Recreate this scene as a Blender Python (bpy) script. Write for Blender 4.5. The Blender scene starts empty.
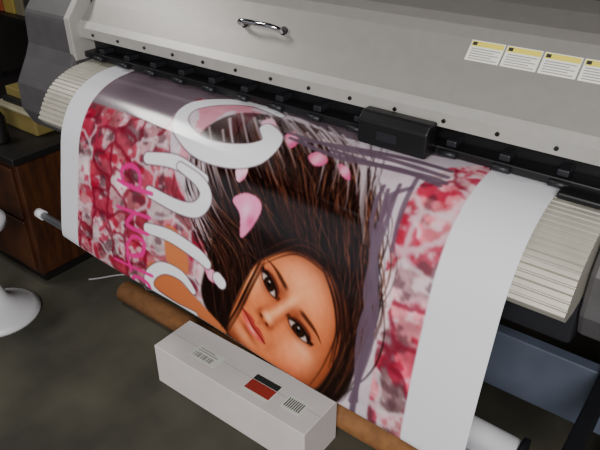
import bpy, bmesh, math, random
import numpy as np
from mathutils import Vector, Matrix
random.seed(4); rng=np.random.RandomState(7)
sc=bpy.context.scene
# ---------------------------------------------------------------- camera
CAM=Vector((0,0,1.7)); YAW=math.radians(37.2); PIT=math.radians(30.7)
F=Vector((-math.sin(YAW)*math.cos(PIT), math.cos(YAW)*math.cos(PIT), -math.sin(PIT)))
cd=bpy.data.cameras.new("camera"); cam=bpy.data.objects.new("camera",cd); sc.collection.objects.link(cam)
cam.location=CAM; cam.rotation_euler=F.to_track_quat('-Z','Y').to_euler()
cd.sensor_width=36; cd.lens=37.98; cd.clip_start=0.02
sc.camera=cam
# ---------------------------------------------------------------- helpers
def lin(c):
    c=np.asarray(c,float)/255.0
    return np.where(c<=0.04045,c/12.92,((c+0.055)/1.055)**2.4)
def mat(name,col,rough=0.5,metal=0.0,var=0.08,scale=12,bump=0.0,coat=0.0,col2=None,stretch=None):
    m=bpy.data.materials.new(name); m.use_nodes=True; nt=m.node_tree; b=nt.nodes['Principled BSDF']
    tc=nt.nodes.new('ShaderNodeTexCoord'); mp=nt.nodes.new('ShaderNodeMapping'); nz=nt.nodes.new('ShaderNodeTexNoise')
    nz.inputs['Scale'].default_value=scale; nz.inputs['Detail'].default_value=6
    nt.links.new(tc.outputs['Object'],mp.inputs[0]); nt.links.new(mp.outputs[0],nz.inputs['Vector'])
    if stretch: mp.inputs['Scale'].default_value=stretch
    r=nt.nodes.new('ShaderNodeValToRGB'); a=lin(col)
    c2=lin(col2) if col2 is not None else a*(1+var)
    c1=a if col2 is not None else a*(1-var)
    r.color_ramp.elements[0].position=.35; r.color_ramp.elements[1].position=.65
    r.color_ramp.elements[0].color=(*c1,1); r.color_ramp.elements[1].color=(*np.clip(c2,0,1),1)
    nt.links.new(nz.outputs['Fac'],r.inputs[0]); nt.links.new(r.outputs[0],b.inputs['Base Color'])
    b.inputs['Roughness'].default_value=rough; b.inputs['Metallic'].default_value=metal
    b.inputs['Coat Weight'].default_value=coat
    if bump:
        bp=nt.nodes.new('ShaderNodeBump'); bp.inputs['Strength'].default_value=bump; bp.inputs['Distance'].default_value=.01
        nt.links.new(nz.outputs['Fac'],bp.inputs['Height']); nt.links.new(bp.outputs[0],b.inputs['Normal'])
    return m
def link(o,parent=None):
    sc.collection.objects.link(o)
    if parent: o.parent=parent
    return o
def empty(name,loc=(0,0,0)):
    e=bpy.data.objects.new(name,None); e.empty_display_size=.05; sc.collection.objects.link(e); return e
def mk(name,bm,m,parent=None,smooth=False,bevel=0,seg=2):
    me=bpy.data.meshes.new(name); bmesh.ops.recalc_face_normals(bm,faces=bm.faces); bm.to_mesh(me); bm.free()
    for mm in (m if isinstance(m,(list,tuple)) else [m]): me.materials.append(mm)
    o=bpy.data.objects.new(name,me); link(o,parent)
    if smooth:
        for p in me.polygons: p.use_smooth=True
    if bevel:
        b=o.modifiers.new('bevel','BEVEL'); b.width=bevel; b.segments=seg; b.limit_method='ANGLE'; b.angle_limit=.6
    return o
def box(name,x0,x1,y0,y1,z0,z1,m,parent=None,bevel=.004,rz=0):
    bm=bmesh.new(); bmesh.ops.create_cube(bm,size=1)
    cx,cy,cz=(x0+x1)/2,(y0+y1)/2,(z0+z1)/2
    for v in bm.verts: v.co=Vector((v.co.x*(x1-x0),v.co.y*(y1-y0),v.co.z*(z1-z0)))
    bmesh.ops.rotate(bm,verts=bm.verts,matrix=Matrix.Rotation(rz,3,'Z'))
    bmesh.ops.translate(bm,verts=bm.verts,vec=(cx,cy,cz))
    return mk(name,bm,m,parent,bevel=bevel)
def ext(name,pts,x0,x1,m,parent=None,bevel=0,smooth=False,close=True):
    bm=bmesh.new()
    a=[bm.verts.new((x0,p[0],p[1])) for p in pts]; b=[bm.verts.new((x1,p[0],p[1])) for p in pts]
    n=len(pts)
    for i in range(n if close else n-1):
        j=(i+1)%n; bm.faces.new((a[i],a[j],b[j],b[i]))
    if close: bm.faces.new(a); bm.faces.new(b[::-1])
    return mk(name,bm,m,parent,bevel=bevel,smooth=smooth)
def cyl(name,p0,p1,r,m,parent=None,n=32,r2=None,hollow=0):
    p0=Vector(p0);p1=Vector(p1); d=p1-p0; L=d.length; bm=bmesh.new()
    r2=r if r2 is None else r2
    q=d.to_track_quat('Z','Y').to_matrix()
    def ring(rr,z): return [bm.verts.new(p0+q@Vector((rr*math.cos(2*math.pi*i/n),rr*math.sin(2*math.pi*i/n),z))) for i in range(n)]
    A=ring(r,0);B=ring(r2,L)
    if hollow: C=ring(hollow,0);D=ring(hollow,L)
    for i in range(n):
        j=(i+1)%n; bm.faces.new((A[i],A[j],B[j],B[i]))
        if hollow:
            bm.faces.new((C[i],D[i],D[j],C[j])); bm.faces.new((A[i],C[i],C[j],A[j])); bm.faces.new((B[i],B[j],D[j],D[i]))
    if not hollow: bm.faces.new(A); bm.faces.new(B)
    o=mk(name,bm,m,parent,smooth=False)
    for p in o.data.polygons: p.use_smooth = len(p.vertices)==4 and not (hollow and abs((q.transposed()@p.normal).z)>.5)
    return o
def lathe(name,prof,c,m,parent=None,n=40):
    bm=bmesh.new(); rings=[]
    for r,z in prof: rings.append([bm.verts.new((c[0]+max(r,.001)*math.cos(2*math.pi*i/n),c[1]+max(r,.001)*math.sin(2*math.pi*i/n),c[2]+z)) for i in range(n)])
    for a,b in zip(rings[:-1],rings[1:]):
        for i in range(n): bm.faces.new((a[i],a[(i+1)%n],b[(i+1)%n],b[i]))
    bm.faces.new(rings[0]); bm.faces.new(rings[-1])
    return mk(name,bm,m,parent,smooth=True)
def tube(name,pts,r,m,parent=None):
    cu=bpy.data.curves.new(name,'CURVE'); cu.dimensions='3D'; s=cu.splines.new('BEZIER'); s.bezier_points.add(len(pts)-1)
    for bp,p in zip(s.bezier_points,pts):
        bp.co=p; bp.handle_left_type=bp.handle_right_type='AUTO'
    cu.bevel_depth=r; cu.bevel_resolution=4; cu.materials.append(m)
    return link(bpy.data.objects.new(name,cu),parent)
def catmull(P,n=8,closed=False):
    P=np.asarray(P,float); N=len(P); out=[]
    if closed: idx=lambda i:P[i%N]
    else: idx=lambda i:P[min(max(i,0),N-1)]
    for i in range(N if closed else N-1):
        p0,p1,p2,p3=idx(i-1),idx(i),idx(i+1),idx(i+2)
        for t in np.arange(n)/n:
            out.append(.5*((2*p1)+(-p0+p2)*t+(2*p0-5*p1+4*p2-p3)*t*t+(-p0+3*p1-3*p2+p3)*t**3))
    if not closed: out.append(P[-1])
    return np.array(out)
# ---------------------------------------------------------------- materials
M_hood=mat('hood_silver_paint',(143,140,136),.4,.2,.03,30)
M_lip=mat('lip_light_paint',(166,164,160),.35,.15,.03,30)
M_cap=mat('endcap_grey_plastic',(72,70,72),.5,0,.08,20)
M_black=mat('black_plastic',(12,12,14),.4,0,.2,20)
M_dark=mat('dark_steel',(32,33,38),.5,.3,.1,10)
M_apron=mat('apron_cream_metal',(178,174,162),.4,.2,.05,20)
M_beam=mat('beam_bluegrey_paint',(80,88,104),.45,.1,.08,10)
M_chrome=mat('chrome',(205,205,210),.15,1,.02,10)
M_alu=mat('aluminium',(150,152,158),.35,.8,.05,20)
M_white=mat('white_plastic',(215,215,220),.35,0,.03,10)
M_paper=mat('media_white',(215,215,222),.3,0,.02,10)
M_card=mat('cardboard_brown',(140,94,54),.8,0,.15,30)
M_carton=mat('carton_white',(220,212,210),.8,0,.04,8)
M_wood=mat('cabinet_wood',(76,40,18),.5,0,0,6,col2=(46,23,11),stretch=(1,6,1))
M_bench=mat('bench_black',(20,18,18),.5,0,.2,8)
M_label=mat('label_white',(225,225,215),.5,0,.02,10)
M_yellow=mat('label_yellow',(222,206,84),.5,0,.03,10)
M_red=mat('label_red',(160,50,42),.6,0,.05,10)
M_ink=mat('label_ink',(45,45,45),.6,0,.05,10)
M_lgrey=mat('label_grey_print',(150,146,148),.6,0,.05,10)
M_wall=mat('wall_paint',(30,27,25),.9,0,.12,3)
M_ceil=mat('ceiling_paint',(60,56,52),.9,0,.08,3)
M_floor=mat('floor_concrete',(50,49,41),.75,0,0,2.6,bump=.15,col2=(80,77,64))
# ---------------------------------------------------------------- room
box('floor',-5,3,-3,4.2,-.1,0,M_floor,bevel=0)
box('wall_back',-5,3,4.2,4.3,0,2.9,M_wall,bevel=0)
box('wall_left',-5.1,-5,-3,4.3,0,2.9,M_wall,bevel=0)
box('wall_right',3,3.1,-3,4.3,0,2.9,M_wall,bevel=0)
box('ceiling',-5,3,-3,4.3,2.9,3.0,M_ceil,bevel=0)
# ---------------------------------------------------------------- banner geometry
XL,XR=-1.625,-0.262
PL=[(1.42,1.125),(1.25,1.125),(1.12,1.115),(1.03,1.07),(.975,.99),(.945,.88),(.92,.77),(.902,.675),(.906,.643),(.935,.628)]
PR=[(1.42,1.125),(1.25,1.125),(1.12,1.115),(1.03,1.07),(.975,.99),(.945,.88),(.915,.74),(.895,.60),(.90,.565),(.93,.55)]
dl=catmull(PL,30); dr=catmull(PR,30); dm=(dl+dr)/2
s=np.concatenate([[0],np.cumsum(np.linalg.norm(np.diff(dm,axis=0),axis=1))]); SL=s[-1]
NU,NV=760,500
uu=np.linspace(0,XR-XL,NU); vv=np.linspace(0,SL,NV)
def prof(d): return np.stack([np.interp(vv,s,d[:,k]) for k in (0,1)],1)
pl,pr=prof(dl),prof(dr); t=(uu/uu[-1])[None,:,None]
YZ=pl[:,None,:]*(1-t)+pr[:,None,:]*t
G=np.zeros((NV,NU,3)); G[...,0]=XL+uu[None,:]; G[...,1:]=YZ
hang=np.clip((vv-.5)/.3,0,1)[:,None]
G[...,1]+=.004*np.sin(uu[None,:]*9+vv[:,None]*3)*hang
# ---------------------------------------------------------------- print layout
# Artwork points are image pixels (600x450); this polynomial, fitted through the camera, maps them
# into sheet centimetres (across, along).
CU=[83.675,10.961,-10.898,24.169,-41.562,34.576,-12.589,60.436,11.070,-18.959,21.870,22.387,-10.994,-17.341,-0.013,-0.016,-40.645,-2.892,4.804,-1.055,18.225,20.236,-1.145,-3.829,-8.545,0.423,1.270,-0.106]
CV=[54.297,50.524,12.220,-9.661,-55.752,100.307,-11.253,-20.120,-20.427,-2.359,70.909,-134.675,-49.707,6.249,7.722,-26.279,88.126,93.279,-2.068,-1.306,-40.460,-60.839,1.558,12.596,22.907,-1.920,-5.431,0.524]
def Mp(p):
    px,py=p; lim=236+.61*(px-60)-2; ex=max(0,py-lim); py=min(py,lim)
    x=(px-280)/220; y=(py-230)/220
    mono=[x**i*y**j for i in range(7) for j in range(7-i)]
    return (sum(c*m for c,m in zip(CU,mono))+ex*.05, sum(c*m for c,m in zip(CV,mono))+ex*.35)
def A(P): return [Mp(p) for p in P]
UU,VV=np.meshgrid(uu*100,vv*100); C=np.zeros((NV,NU,3)); C[:]=(214,214,221)
DU=(uu[1])*100; DV=(vv[1])*100
# slight bend ridge across the media, added so it catches a thin glare line
ca_,cb_=np.array(Mp((128,112))),np.array(Mp((425,240))); cdv=cb_-ca_; cl=np.linalg.norm(cdv); cdv/=cl
al=(UU-ca_[0])*cdv[0]+(VV-ca_[1])*cdv[1]; ac=(UU-ca_[0])*cdv[1]-(VV-ca_[1])*cdv[0]
G[...,1]-=.0011*np.exp(-(ac/.75)**2)*np.clip((al+2)/6,0,1)*np.clip((cl+2-al)/14,0,1)
def win(P,m):
    P=np.asarray(P); j0=max(int((P[:,0].min()-m)/DU),0); j1=min(int((P[:,0].max()+m)/DU)+2,NU)
    i0=max(int((P[:,1].min()-m)/DV),0); i1=min(int((P[:,1].max()+m)/DV)+2,NV)
    return slice(i0,max(i1,i0+1)),slice(j0,max(j1,j0+1))
def inside(P,sl):
    x,y=UU[sl],VV[sl]; r=np.zeros(x.shape,bool); n=len(P)
    for k in range(n):
        x0,y0=P[k]; x1,y1=P[(k+1)%n]
        if y0==y1: continue
        c=((y0>y)!=(y1>y))&(x<(x1-x0)*(y-y0)/(y1-y0)+x0); r^=c
    return r
def polym(P,smooth=True):
    P=catmull(P,6,True) if smooth else np.asarray(P,float)
    m=np.zeros((NV,NU),bool); sl=win(P,.5); m[sl]=inside(P,sl); return m
def blur(a,n):
    a=a.astype(float)
    for _ in range(n):
        a=(np.roll(a,1,0)+np.roll(a,-1,0)+a*2)/4; a=(np.roll(a,1,1)+np.roll(a,-1,1)+a*2)/4
    return a
def over(m,col):
    global C
    k=m[...,None]; C=C*(1-k)+np.asarray(col,float)*k
def poly(P,col,a=1.0,smooth=True,soft=0):
    m=polym(P,smooth); over((blur(m,soft) if soft else m.astype(float))*a,col); return m
def sdist(P,sl,W):
    x,y=UU[sl],VV[sl]; best=np.full(x.shape,-1e9)
    for k in range(len(P)-1):
        a=P[k];b=P[k+1];d=b-a;L=(d@d)+1e-9
        t=np.clip(((x-a[0])*d[0]+(y-a[1])*d[1])/L,0,1)
        q=np.hypot(x-a[0]-t*d[0],y-a[1]-t*d[1]); w=W[k]+(W[k+1]-W[k])*t
        best=np.maximum(best,w-q)
    return best
def stroke(P,w,col,a=1.0,soft=.18,n=6,mask=None):
    P=catmull(P,n) if len(P)>2 else np.asarray(P,float)
    if np.isscalar(w): W=np.full(len(P),w)
    else: W=np.interp(np.linspace(0,1,len(P)),np.linspace(0,1,len(w)),w)
    sl=win(P,W.max()+.6); k=np.clip(sdist(P,sl,W)/soft+.5,0,1)*a
    if mask is not None: k=k*mask[sl]
    C[sl]=C[sl]*(1-k[...,None])+np.array(col)*k[...,None]
def blob(c,ru,rv,col,a,ang=0,mask=None):
    m=max(ru,rv)*3; sl=win([c],m); x=UU[sl]-c[0];y=VV[sl]-c[1]
    ca,sa=math.cos(ang),math.sin(ang); k=np.exp(-(((x*ca+y*sa)/ru)**2+((-x*sa+y*ca)/rv)**2))*a
    if mask is not None: k=k*mask[sl]
    C[sl]=C[sl]*(1-k[...,None])+np.array(col)*k[...,None]
def vnoise(sc_,seed):
    x=UU/sc_; y=VV/sc_; T=np.random.RandomState(seed).rand(256,256)
    xi=np.floor(x).astype(int);yi=np.floor(y).astype(int);fx=x-xi;fy=y-yi;fx=fx*fx*(3-2*fx);fy=fy*fy*(3-2*fy)
    g=lambda a,b:T[b%256,a%256]
    return (g(xi,yi)*(1-fx)+g(xi+1,yi)*fx)*(1-fy)+(g(xi,yi+1)*(1-fx)+g(xi+1,yi+1)*fx)*fy
def fbm(sc_,seed): return (vnoise(sc_,seed)+.5*vnoise(sc_/2,seed+1)+.25*vnoise(sc_/4,seed+2)+.12*vnoise(sc_/8,seed+3))/1.87
def sstep(x,a,b):
    t=np.clip((x-a)/(b-a),0,1); return t*t*(3-2*t)
def pebbles(sc_,seed):
    wx=UU+4.0*(fbm(5,seed+1)-.5); wy=VV+4.0*(fbm(5,seed+2)-.5)
    T=np.random.RandomState(seed).rand(128,128,3); xi=np.floor(wx/sc_).astype(int); yi=np.floor(wy/(sc_*.8)).astype(int)
    f1=np.full(UU.shape,1e9);f2=f1.copy();idv=np.zeros(UU.shape)
    for a in (-1,0,1):
        for b in (-1,0,1):
            h=T[(yi+b)%128,(xi+a)%128]; cx=(xi+a+.15+.7*h[...,0])*sc_; cy=(yi+b+.15+.7*h[...,1])*sc_*.8
            d=np.hypot(wx-cx,wy-cy); m=d<f1
            f2=np.where(m,f1,np.minimum(f2,d)); idv=np.where(m,h[...,2],idv); f1=np.where(m,d,f1)
    return idv,f2-f1
def blur3(c,n): return np.stack([blur(c[...,i],n) for i in range(3)],-1)
def paint_pebbles(mask,sc_,seed,deep):
    idv,e=pebbles(sc_,seed)
    pal=np.array([(214,136,146),(222,196,200),(168,64,82),(204,118,130),(216,170,178),(132,104,108),(190,84,104),(210,154,162)],float)
    col=pal[(idv*7.999).astype(int)]; col=col*(1-.3*deep)
    sh=.55+.9*fbm(5,seed+5); col=col*sh[...,None]
    f=sstep(fbm(3.4,seed+9),.54,.68)[...,None]; col=col*(1-f*.65)+np.array((222,208,214))*f*.65
    f=sstep(fbm(4.4,seed+15),.56,.67)[...,None]; col=col*(1-f*.7)+np.array((150,22,50))*f*.7
    f=sstep(fbm(3.4,seed+21),.58,.70)[...,None]; col=col*(1-f*.6)+np.array((74,50,56))*f*.6
    k=(1-sstep(e/(.2*sc_),.1,1))[...,None]
    g=np.where(vnoise(10,seed+7)[...,None]>.55,np.array((112,26,46.)),np.array((206,190,196.)))
    col=col*(1-k*.75)+g*k*.75
    over(blur(mask,1),np.clip(blur3(col,1),0,245))
# regions
m_print=(UU>8.7)&(UU<122.0)
C[m_print]=(190,180,190)
paint_pebbles(m_print&(UU<62),8.0,11,.5)
q=A([(505,164),(450,168),(432,176),(413,192),(397,222),(387,262),(380,320),(372,380),(362,425)])
mR=polym([(130,q[0][1])]+q+[(q[-1][0],99),(130,99)],False)&m_print
paint_pebbles(mR,9.5,23,0.05)
q=A([(505,163),(450,158),(400,150),(340,137),(300,118),(245,103),(200,99),(178,110),(165,128),(140,118),(112,108)])
mg=polym([(130,-1),(130,q[0][1])]+q+[(0,q[-1][1]),(0,-1)],False)&m_print
mm=polym(A([(178,110),(230,102),(300,118),(372,150),(440,160),(403,205),(388,250),(380,320),(364,430),(320,420),(240,350),(215,290),(200,230),(180,190),(170,150)]),False)&m_print
over(blur(mm,3),np.array((196,183,192))*(0.82+.34*fbm(6,60)[...,None]))
over(blur(mg,1),np.array((104,92,100))*(0.92+.16*vnoise(10,3)[...,None]))
pk=sstep(fbm(5,40),.52,.6)*mm*(UU<62); over(pk*.6,(204,112,132))
# hair
mh=polym(A([(205,128),(245,113),(290,120),(340,138),(366,160),(370,205),(372,250),(367,300),(360,345),(350,385),(332,402),(300,395),(262,372),(228,340),(210,318),(200,292),(206,262),(212,238),(196,215),(186,190),(190,158)]))
over(blur(mh,5)*(.6+.4*sstep(VV,30,44)),(26,14,12))
guides=[A(g) for g in [
 [(205,135),(215,170),(225,210),(250,250),(262,262)],
 [(195,160),(200,195),(220,225),(240,255),(240,290)],
 [(185,200),(200,235),(210,260),(216,290),(222,330)],
 [(240,115),(245,150),(262,190),(275,225),(290,252)],
 [(270,118),(290,150),(300,185),(305,220),(312,256)],
 [(310,128),(330,155),(325,190),(330,230),(330,272)],
 [(345,142),(358,170),(350,210),(352,250),(344,300)],
 [(372,158),(368,200),(370,250),(362,310),(346,370)],
 [(360,200),(370,260),(366,320),(352,370),(330,400)]]]
gs=[catmull(g,6) for g in guides]
for k in range(900):
    i=rng.rand()*(len(gs)-1.001); a=int(i); f=i-a; P=gs[a]*(1-f)+gs[a+1]*f
    amp=rng.randn(2)*3.2; ph=rng.rand()*6; tt=np.linspace(0,1,len(P))
    P=P+np.stack([amp[0]*np.sin(tt*5+ph)*(1-tt*.6),amp[1]*np.sin(tt*4+ph)*(1-tt*.6)],1)
    st=rng.randint(0,12); en=len(P)-rng.randint(0,10)
    if en-st<5: continue
    c=[(14,7,7),(48,25,20),(80,46,34),(22,11,10),(120,78,60),(34,18,14),(12,6,6),(18,9,8)][rng.randint(8)]
    stroke(P[st:en],[.04,.08+.16*rng.rand(),.04],c,.75,n=1,soft=.22)
for k in range(80):
    i=rng.rand()*7.2; a=int(i); f=i-a; P=(gs[a]*(1-f)+gs[a+1]*f)[:rng.randint(7,13)]
    P=P+rng.randn(1,2)*2; stroke(P,[.35,.22,.04],(200,186,194),.6,n=1,soft=.3)
# face, painted in its own frame: a = chin->forehead, b = eye->eye, unit = eye spacing
o_=np.array(Mp((283,307))); ea=(np.array(Mp((313,287)))-np.array(Mp((253,327))))/2; eb=(np.array(Mp((298,330)))-np.array(Mp((268,284))))
Minv=np.linalg.inv(np.stack([ea,eb],1)); dx,dy=UU-o_[0],VV-o_[1]
a_=Minv[0,0]*dx+Minv[0,1]*dy; b_=Minv[1,0]*dx+Minv[1,1]*dy
facep=A([(228,336),(229,319),(236,299),(246,279),(255,265),(270,256),(288,252),(306,256),(324,269),(338,286),(346,307),(347,329),(341,352),(329,374),(313,388),(294,384),(272,375),(252,364),(236,351)])
fm=blur(polym(facep),5)
g2=lambda a0,b0,ra,rb:np.exp(-((a_-a0)/ra)**2-((b_-b0)/rb)**2)
K=np.zeros((NV,NU,3)); K[:]=(208,122,80)
def kb(w,col,al=1.0):
    global K
    w=np.clip(w*al,0,1)[...,None]; K=K*(1-w)+np.asarray(col,float)*w
edge=sstep(((a_+.3)/1.65)**2+(b_/1.3)**2,.45,1.25); kb(edge,(100,50,34),.85)
kb(sstep(b_,.2,1.5),(150,76,48),.35)
kb(g2(.72,-.1,.5,.55),(246,182,142),.6); kb(g2(-.4,-.78,.4,.3),(244,172,130),.65); kb(g2(-.45,.85,.42,.36),(244,170,126),.75)
kb(g2(-.75,1.0,.4,.3),(212,104,74),.35); kb(g2(-.15,.8,.14,.24),(254,202,166),.5); kb(g2(-.15,-.72,.14,.2),(250,196,162),.5)
kb(g2(-1.5,.02,.2,.26),(242,170,130),.6); kb(g2(-1.3,.0,.09,.3),(150,74,50),.5); kb(g2(-1.85,.2,.25,.7),(104,48,32),.65)
for s_ in (-1,1):
    kb(g2(.1,s_*.5,.24,.33),(104,50,36),.6); kb(g2(.17,s_*.26,.2,.12),(118,58,40),.6)
    kb(np.exp(-((b_-s_*.17)/.07)**2)*sstep(a_,-.6,-.4)*(1-sstep(a_,.1,.4)),(150,76,50),.5 if s_>0 else .35)
    kb(g2(-.58,s_*.2,.11,.06),(128,58,38),.65); kb(g2(-.9,s_*.48,.2,.08),(160,80,54),.35)
kb(np.exp(-(b_/.075)**2)*sstep(a_,-.55,-.3)*(1-sstep(a_,.3,.6)),(250,194,154),.6)
kb(g2(-.5,.0,.1,.11),(255,210,176),.7); kb(g2(-.7,0,.07,.2),(126,58,40),.6)
for s_ in (-1,1): kb(g2(-.645,s_*.1,.035,.055),(46,16,12),.95)
kb(g2(-.82,0,.06,.04),(150,78,54),.5)
for s_ in (-1,1):
    e=(b_-s_*.5); es=e*s_; tl=.14*es
    q=np.clip(1-(e/.27)**2,0,1); up=tl+.02+.125*q**.6; lo=tl+.0-.085*q**.8; ins=(np.abs(e)<.27)
    x=(np.abs(e)<.36)
    cr=np.exp(-((a_-(up+.075))/.03)**2)*x; kb(cr,(74,30,22),.7)
    kb(np.exp(-((a_-(up+.03))/.05)**2)*x,(60,28,22),.7)
    m=sstep(a_-lo,-.01,.015)*sstep(up-a_,-.01,.015)*ins; kb(m,(200,186,180))
    kb(m*sstep(up-a_,.07,.0),(90,68,62),.85); kb(m*sstep(np.abs(e),.15,.27),(136,102,90),.75)
    r=np.hypot((a_-tl-.03),(e+.0)); kb(m*sstep(r,.155,.135),(30,16,11)); kb(m*sstep(r,.11,.05),(78,44,24),.9); kb(m*sstep(r,.07,.05),(10,5,5))
    kb(g2(.075+0,s_*.5-.035,.024,.024),(255,255,255),.95)
    kb(np.exp(-((a_-up)/.028)**2)*(np.abs(e)<.29),(14,6,6),.95)
    kb(np.exp(-((a_-up-.03-(es-.2)*.3)/.03)**2)*sstep(es,.1,.2)*(es<.36),(14,6,6),.9)
    kb(np.exp(-((a_-lo)/.018)**2)*ins,(50,20,16),.8); kb(g2(tl-.14,s_*.5,.05,.2),(146,78,56),.45)
    bc=.38+.10*(es+.1)-.55*np.clip(es-.06,0,1)**2*1.3; bw=.05*np.clip(1-(np.clip(es,0,1)/.48),.15,1)
    kb(sstep(np.abs(a_-bc)/bw,1.5,.4)*sstep(es,-.34,-.18)*(1-sstep(es,.36,.46)),(50,25,18),.82)
w_=.4; q=np.clip(1-(b_/w_)**2,0,1); ml=-1.05+.025*np.abs(b_)/w_-.015*np.exp(-(b_/.08)**2)
up=ml+.14*q**.8*(1-.28*np.exp(-(b_/.06)**2)); lo=ml-.19*q**.7; ins=np.abs(b_)<w_
kb(g2(-1.28,0,.05,.22),(124,56,38),.6)
kb(sstep(a_-ml,-.01,.01)*sstep(up-a_,-.03,.03)*ins,(156,56,54),.9); kb(sstep(ml-a_,-.01,.01)*sstep(a_-lo,-.03,.03)*ins,(202,88,82),.9)
kb(g2(-1.14,.03,.035,.14),(252,190,182),.75); kb(np.exp(-((a_-ml)/.016)**2)*ins,(66,14,14),.9)
K*= (0.95+.10*fbm(1.4,77))[...,None]
over(fm,np.clip(K,0,255))
# arm / shoulder
poly(A([(150,262),(168,270),(196,300),(226,332),(214,330),(188,312),(160,292),(148,280)]),(182,108,70),soft=3)
poly(A([(166,226),(180,236),(188,268),(178,280),(166,258)]),(188,116,78),soft=3)
# strands crossing the face edge
for g in [[(262,262),(250,285),(238,310),(226,330)],[(345,300),(348,335),(334,372),(318,392)],[(337,280),(344,320),(336,365)],[(260,258),(296,247),(330,270)],[(230,337),(250,368),(290,390)],[(326,266),(338,300),(342,340)]]:
    P=np.array(A(g))
    for q in range(11): stroke(P+rng.randn(1,2)*1.0,[.06,.2,.05],[(38,19,15),(24,12,10),(76,44,32)][q%3],.75,soft=.3)
# petals
def petal(P,c=(226,160,188)):
    q=A(P); m=poly(q,c,soft=1); k=np.mean(q,axis=0); blob(k,1.6,2.4,(246,214,228),.6,mask=m); blob((k[0]+1.6,k[1]+2),1.4,1.8,(196,80,130),.8,mask=m)
petal([(233,200),(245,193),(258,198),(262,210),(252,228),(240,238),(240,215)],(222,138,176))
petal([(308,156),(318,152),(328,160),(320,166),(312,164)],(190,90,126))
petal([(338,164),(348,168),(350,180),(342,176)],(176,80,116))
petal([(236,168),(248,162),(246,176),(238,182)],(236,190,206))
petal([(262,122),(272,119),(276,126),(264,129)],(222,170,190))
petal([(204,268),(214,272),(216,284),(208,280)],(210,120,154))
petal([(285,136),(294,132),(298,142),(290,148)],(200,104,138))
# white script lettering
W=(226,226,230)
def letter(P,w):
    q=A(P); stroke(q,np.array(w)+.3,(90,74,84),.8,soft=.4); stroke(q,w,W)
letter([(266,128),(272,140),(258,152),(232,155),(204,149),(187,136),(180,120),(194,106),(230,102),(258,105),(282,116)],[1.6,2.6,3.4,3.2,2.8,2.4,2.2,2.1,1.8,1.4,.8])
letter([(148,158),(176,162),(204,180)],[1.5,1.8,1.5])
letter([(180,166),(200,182),(206,198),(196,210),(178,207),(150,192)],[1.0,1.5,2.0,2.0,1.8,1.6])
letter([(148,228),(170,236),(196,254),(206,264)],[1.5,1.8,1.8,1.4])
letter([(217,279),(220,283)],[1.7,1.7])
letter([(192,292),(180,276),(162,268),(150,276),(152,290),(172,306),(194,316)],[.9,1.5,1.8,1.8,1.8,1.6,1.0])
# pink script
Pk=(206,48,132)
def ST(P,w,c,a=1.0,soft=.2): stroke(A(P),w,c,a,soft)
for P in ([(118,180),(134,188),(152,194)],[(124,184),(122,170),(132,166),(140,174),(140,190)],[(118,206),(150,218)],[(136,212),(128,224),(148,234)],
            [(128,244),(134,236),(144,242),(142,254),(130,254),(128,244)],[(116,258),(152,276)],[(128,254),(132,270)],[(130,282),(136,276),(148,284),(146,292),(132,290),(130,282)]):
    ST(P,[.5,.8,.6],Pk,.92)
# marker scribbles
sc_c=(94,78,92)
for P in [[(286,132),(330,146),(390,160),(448,178)],[(300,140),(350,148),(410,160),(452,172)],[(330,150),(380,166),(430,178),(446,184)],[(290,138),(340,158),(400,170),(440,186)],
   [(388,190),(378,240),(370,300),(362,360),(352,412)],[(394,196),(372,250),(376,310),(358,380),(350,410)],[(400,185),(384,230),(366,290),(372,340),(350,400)],[(384,186),(372,220),(376,280),(360,330),(356,400)]]:
    ST(P,[.45,.75,.55],sc_c,.88)
ST([(418,178),(402,210),(392,250)],[.5,.6,.4],sc_c,.85)
ST([(412,188),(390,196),(384,212)],[.5,.6,.4],sc_c,.85)
mp_=blur(m_print,1)[...,None]; C=C*(1-mp_)+blur3(C,1)*mp_
L_=C.mean(-1,keepdims=True); Cs=L_+(C-L_)*1.08; Cs=128+(Cs-128)*1.06-3; C=C*(1-mp_)+Cs*mp_
C=np.clip(C,2,238)
# ---------------------------------------------------------------- banner mesh
dR=catmull([(.935,0),(.985,-.03),(1.03,-.055),(1.07,-.068)],8)[1:]
rows=[G]
for y,dz in dR:
    row=G[-1].copy(); row[:,1]=y; row[:,2]=row[:,2]+dz*1.0; rows.append(row[None])
V=np.concatenate(rows,0); nv=V.shape[0]
col=np.ones((nv,NU,4)); col[...,:3]=lin((214,214,221)); col[:NV,:,:3]=lin(C)
idx=np.arange(nv*NU).reshape(nv,NU)
Fq=np.stack([idx[:-1,:-1],idx[1:,:-1],idx[1:,1:],idx[:-1,1:]],-1).reshape(-1,4)
me=bpy.data.meshes.new('printed_banner'); me.vertices.add(nv*NU); me.vertices.foreach_set('co',V.reshape(-1).astype(np.float32))
me.loops.add(Fq.size); me.loops.foreach_set('vertex_index',Fq.reshape(-1).astype(np.int32))
me.polygons.add(len(Fq)); me.polygons.foreach_set('loop_start',(np.arange(len(Fq))*4).astype(np.int32)); me.polygons.foreach_set('loop_total',np.full(len(Fq),4,np.int32))
me.polygons.foreach_set('use_smooth',np.ones(len(Fq),bool)); me.update(calc_edges=True)
ca=me.color_attributes.new('print','FLOAT_COLOR','POINT'); ca.data.foreach_set('color',col.reshape(-1).astype(np.float32))
m=bpy.data.materials.new('banner_print'); m.use_nodes=True; nt=m.node_tree; b=nt.nodes['Principled BSDF']
at=nt.nodes.new('ShaderNodeAttribute'); at.attribute_name='print'; nt.links.new(at.outputs['Color'],b.inputs['Base Color'])
b.inputs['Roughness'].default_value=.17; b.inputs['Specular IOR Level'].default_value=.55
pr_=empty('wide_format_printer')
me.materials.append(m); link(bpy.data.objects.new('printed_banner',me))
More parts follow.
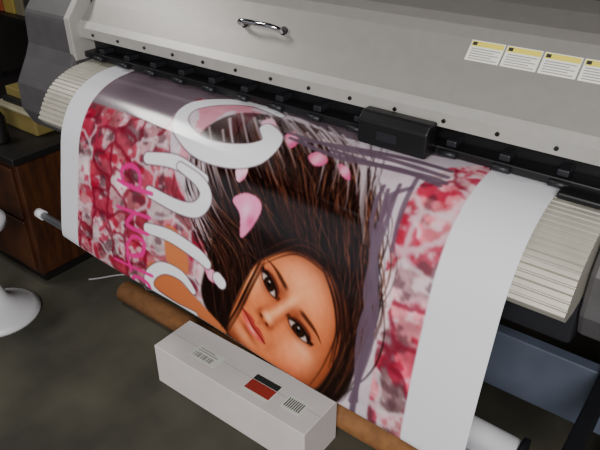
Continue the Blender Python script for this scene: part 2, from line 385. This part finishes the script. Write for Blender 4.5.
# ---------------------------------------------------------------- printer
hoodp=[(1.21,1.19),(1.192,1.195),(1.19,1.225),(1.205,1.24),(1.25,1.29),(1.31,1.352),(1.335,1.372),(1.37,1.385),(1.48,1.40),(1.60,1.405),(1.70,1.385),(1.75,1.32),(1.76,1.12),(1.74,1.12),(1.72,1.30),(1.6,1.37),(1.4,1.36),(1.22,1.23)]
ext('hood',hoodp,-1.77,-.1,M_hood,pr_,bevel=.003)
ext('hood_lip_strip',[(1.189,1.192),(1.186,1.224),(1.202,1.242),(1.206,1.238),(1.196,1.222),(1.198,1.192)],-1.772,-.1,M_lip,pr_)
for i in range(14):
    x=-1.70+i*.118; cyl('screw_%d'%i,(x,1.187,1.208),(x,1.183,1.207),.0045,M_black,pr_,n=12)
capp=[(1.12,.86),(1.085,.93),(1.09,1.02),(1.14,1.10),(1.16,1.14),(1.168,1.24),(1.24,1.32),(1.33,1.39),(1.45,1.42),(1.65,1.42),(1.76,1.36),(1.80,1.2),(1.80,.86)]
ext('endcap_left',capp,-2.04,-1.775,M_cap,pr_,bevel=.012)
ext('endcap_right',capp,-.155,.35,M_cap,pr_,bevel=.012)
ext('endcap_left_trim',[(1.16,1.12),(1.158,1.25),(1.2,1.30),(1.25,1.32),(1.25,1.12)],-1.80,-1.772,M_lip,pr_,bevel=.003)
off=.008
base=catmull(PL[:5],24); tg=np.gradient(base,axis=0); tg/=np.linalg.norm(tg,axis=1)[:,None]; nrm=np.stack([tg[:,1],-tg[:,0]],1)
if nrm[0,1]>0: nrm=-nrm
sb=np.concatenate([[0],np.cumsum(np.linalg.norm(np.diff(base,axis=0),axis=1))])
ss=np.linspace(0,sb[-1],260); bp=np.stack([np.interp(ss,sb,base[:,k]) for k in (0,1)],1); nn=np.stack([np.interp(ss,sb,nrm[:,k]) for k in (0,1)],1)
rib=np.where(ss>.24,.0045*(np.abs(np.sin((ss-.24)/.0145*math.pi))<.35),0)
ap=bp+nn*(off*.6+rib)[:,None]
pts=[tuple(p) for p in ap]+[(1.0,.965),(1.05,.955),(1.42,.98)]
ext('apron_ribbed',pts,-1.755,-.158,M_apron,pr_)
box('main_beam',-1.77,-.155,1.10,1.70,.84,.955,M_dark,pr_,.01)
box('platen_rear',-1.77,-.155,1.43,1.74,.96,1.118,M_dark,pr_,0)
box('cavity_back',-1.77,-.155,1.60,1.62,1.12,1.36,M_black,pr_,0)
box('pinch_rail',-1.77,-.155,1.235,1.40,1.145,1.20,M_black,pr_,.003)
box('cutter_rail',-1.76,-.158,1.185,1.232,1.131,1.150,M_black,pr_,.003)
for i in range(13):
    x=-1.68+i*.118
    box('pinch_roller_arm_%d'%i,x-.012,x+.012,1.192,1.235,1.150,1.165,M_dark,pr_,.003)
    cyl('pinch_roller_%d'%i,(x-.02,1.180,1.139),(x+.02,1.180,1.139),.007,M_dark,pr_,n=16)
ext('print_carriage',[(1.135,1.132),(1.135,1.188),(1.15,1.205),(1.18,1.205),(1.184,1.187),(1.184,1.132)],-.70,-.53,M_black,pr_,bevel=.004)
box('carriage_badge',-.65,-.60,1.1335,1.136,1.15,1.17,M_dark,pr_,0)
box('edge_clamp_right',-.255,-.165,1.14,1.24,1.128,1.142,M_black,pr_,.004)
hx=-1.075
tube('lid_handle',[Vector((hx-.065,1.263,1.302)),Vector((hx-.062,1.238,1.318)),Vector((hx,1.234,1.322)),Vector((hx+.062,1.238,1.318)),Vector((hx+.065,1.263,1.302))],.006,M_chrome,pr_)
for sx_ in (-.065,.065): cyl('handle_foot_%d'%(sx_>0),(hx+sx_,1.268,1.302),(hx+sx_,1.26,1.31),.011,M_black,pr_,n=16)
d=Vector((0,.06,.062)).normalized(); n_=Vector((0,-d.z,d.y)); o0=Vector((0,1.25,1.29))
def quad(name,x0,x1,a0,a1,h,m):
    bm=bmesh.new(); vs=[bm.verts.new(Vector((x,0,0))+o0+d*a+n_*h) for x,a in ((x0,a0),(x1,a0),(x1,a1),(x0,a1))]
    bm.faces.new(vs); r=bmesh.ops.extrude_face_region(bm,geom=bm.faces[:]); 
    for v in [g for g in r['geom'] if isinstance(g,bmesh.types.BMVert)]: v.co+=n_*.0004
    mk(name,bm,m,pr_)
for i in range(4):
    x=-.53+i*.078
    quad('warning_label_%d'%i,x,x+.074,.036,.084,.0005,M_label)
    quad('warning_header_%d'%i,x+.002,x+.072,.070,.082,.001,M_yellow)
    quad('warning_icon_%d'%i,x+.004,x+.014,.072,.080,.0014,M_ink)
    for k in range(5): quad('warning_text_%d_%d'%(i,k),x+.006,x+.068-.012*(k%2),.040+k*.0058,.0422+k*.0058,.0012,M_lgrey)
box('stand_beam',-1.9,-.02,1.50,1.54,.27,.48,M_beam,pr_,.004)
for k,x in enumerate((-1.92,0.0)):
    box('stand_leg_%d'%k,x-.05,x+.05,1.45,1.6,.10,.86,M_dark,pr_,.006)
    box('stand_foot_%d'%k,x-.04,x+.04,1.42,1.95,.07,.11,M_dark,pr_,.006)
    for q,y in enumerate((1.46,1.9)): cyl('caster_%d_%d'%(k,q),(x-.015,y,.035),(x+.015,y,.035),.035,M_black,pr_)
cyl('takeup_roll',(-1.66,1.09,.515),(-.20,1.09,.475),.05,M_paper,pr_,hollow=.03)
cyl('takeup_shaft',(-1.70,1.09,.516),(-.10,1.09,.471),.02,M_dark,pr_)
cyl('takeup_flange',(-.198,1.09,.475),(-.185,1.09,.4745),.06,M_dark,pr_,hollow=.02)
box('takeup_bracket_0',-.12,-.08,1.05,1.54,.44,.50,M_dark,pr_,.005)
box('takeup_bracket_1',-1.74,-1.70,1.06,1.54,.49,.54,M_dark,pr_,.005)
cyl('dancer_bar',(-1.76,.925,.668),(-.12,.92,.578),.012,M_alu,pr_)
cyl('dancer_cap',(-1.785,.925,.669),(-1.755,.925,.668),.016,M_white,pr_)
# ---------------------------------------------------------------- cardboard core on the floor
cyl('cardboard_core_tube',(-1.95,1.31,.046),(-.45,1.30,.046),.046,M_card,hollow=.038)
# ---------------------------------------------------------------- carton
ct=empty('shipping_carton')
box('carton_body',-1.463,-.79,1.062,1.240,0,.172,M_carton,ct,.003)
zt=.172
box('carton_top_seam',-1.462,-.791,1.150,1.1512,zt,zt+.0004,M_lgrey,ct,0)
box('print_block',-1.33,-1.21,1.105,1.165,zt,zt+.0005,M_label,ct,0)
for i in range(10): box('bar_%d'%i,-1.32+i*.009,-1.3165+i*.009+.002*(i%3),1.112,1.135,zt+.0005,zt+.0009,M_lgrey,ct,0)
for i in range(2): box('print_line_%d'%i,-1.32,-1.23-.02*(i%2),1.143+i*.010,1.147+i*.010,zt+.0005,zt+.0009,M_lgrey,ct,0)
box('label_sticker',-1.075,-.965,1.095,1.18,zt,zt+.0005,M_label,ct,0)
box('label_black',-1.072,-.968,1.152,1.177,zt+.0005,zt+.0009,M_ink,ct,0)
box('label_red',-1.072,-.968,1.105,1.150,zt+.0005,zt+.0009,M_red,ct,0)
box('label_end',-.925,-.85,1.11,1.17,zt,zt+.0005,M_label,ct,0)
for i in range(8): box('endbar_%d'%i,-.918+i*.008,-.914+i*.008,1.12,1.16,zt+.0005,zt+.0009,M_ink,ct,0)
# ---------------------------------------------------------------- stool
st=empty('pedestal_stool'); sx,sy=-2.30,.92
lathe('base',[(.0,0),(.165,0),(.167,.012),(.145,.03),(.09,.055),(.05,.09),(.032,.15),(.026,.25),(.026,.40)],(sx,sy,0),M_white,st)
lathe('seat',[(.02,.39),(.10,.40),(.13,.42),(.13,.445),(.10,.455),(.02,.45)],(sx-.02,sy,0),M_white,st)
# ---------------------------------------------------------------- cabinet and shelf
cb=empty('wooden_cabinet')
box('body',-3.3,-2.33,1.16,1.85,.05,.60,M_wood,cb,.005)
box('plinth',-3.28,-2.35,1.18,1.83,0,.05,M_bench,cb,0)
for i in range(2):
    box('drawer_%d'%i,-2.86,-2.36,1.145,1.16,.08+i*.255,.32+i*.255,M_wood,cb,.004)
    box('drawer_b_%d'%i,-3.28,-2.88,1.145,1.16,.08+i*.255,.32+i*.255,M_wood,cb,.004)
    cyl('knob_%d'%i,(-2.6,1.145,.2+i*.255),(-2.6,1.12,.2+i*.255),.012,M_alu,cb,n=16)
box('top',-3.32,-2.31,1.14,1.87,.60,.63,M_bench,cb,.004)
sh=empty('storage_shelf')
for z in (.45,.85,1.2): box('board_%d'%int(z*100),-3.9,-2.7,1.95,2.45,z,z+.03,M_bench,sh,.003)
for i,x in enumerate((-3.88,-2.72)):
    for j,y in enumerate((1.97,2.43)): box('post_%d_%d'%(i,j),x-.02,x+.02,y-.02,y+.02,0,1.8,M_dark,sh,.002)
cols=[(130,56,24),(140,120,56),(100,92,74),(40,40,44),(90,60,32),(46,70,44)]
k=0
for z in (.88,1.23):
    x=-3.8
    while x<-2.95:
        w_=.07+.09*random.random(); h_=.08+.15*random.random()
        box('shelf_carton_%d'%k,x,x+w_,2.0,2.2,z,z+h_,mat('shelf_box_%d'%k,cols[k%6],.6),sh,.006); x+=w_+.02; k+=1
tb=empty('parts_tray')
M_tray=mat('tray_straw',(120,106,58),.6); M_trayl=mat('tray_lid',(150,144,122),.5)
box('tray_body',-2.72,-2.44,1.34,1.60,.63,.72,M_tray,tb,.01)
box('tray_lid',-2.73,-2.43,1.33,1.61,.72,.735,M_trayl,tb,.005)
box('tray_papers',-2.70,-2.48,1.36,1.56,.735,.76,M_bench,tb,.004)
box('tray_small_box',-2.69,-2.56,1.38,1.50,.76,.80,M_tray,tb,.004)
bt=empty('spray_bottle')
lathe('bottle_body',[(0,0),(.035,0),(.037,.01),(.037,.11),(.02,.14),(.012,.15),(.012,.17)],(-2.52,1.22,.63),M_bench,bt)
box('bottle_trigger',-2.545,-2.50,1.19,1.232,.80,.825,M_label,bt,.004)
tube('power_cable',[(-2.2,1.3,.006),(-2.05,1.45,.006),(-1.9,1.42,.006),(-1.95,1.6,.006),(-1.8,1.8,.006)],.004,M_lgrey)
# ---------------------------------------------------------------- light
w=bpy.data.worlds.new('world'); sc.world=w; w.use_nodes=True
w.node_tree.nodes['Background'].inputs[0].default_value=(.85,.9,1,1); w.node_tree.nodes['Background'].inputs[1].default_value=.5
def area(name,loc,tgt,size,e,col=(1,1,1),sy=None):
    l=bpy.data.lights.new(name,'AREA'); l.energy=e; l.size=size; l.color=col
    if sy: l.shape='RECTANGLE'; l.size_y=sy
    o=bpy.data.objects.new(name,l); link(o); o.location=loc; o.rotation_euler=(Vector(tgt)-Vector(loc)).to_track_quat('-Z','Y').to_euler()
area('daylight_garage_opening',(.6,-1.5,2.5),(-.9,1.2,.8),1.6,155,(1,.97,.93),1.2)
area('added_sheen_light',(-3.0,.6,2.8),(-1.5,1.1,1.0),.7,28,(1,.97,.93),.4)  # unseen overhead lamp, added for soft sheen on the sheet's left bend
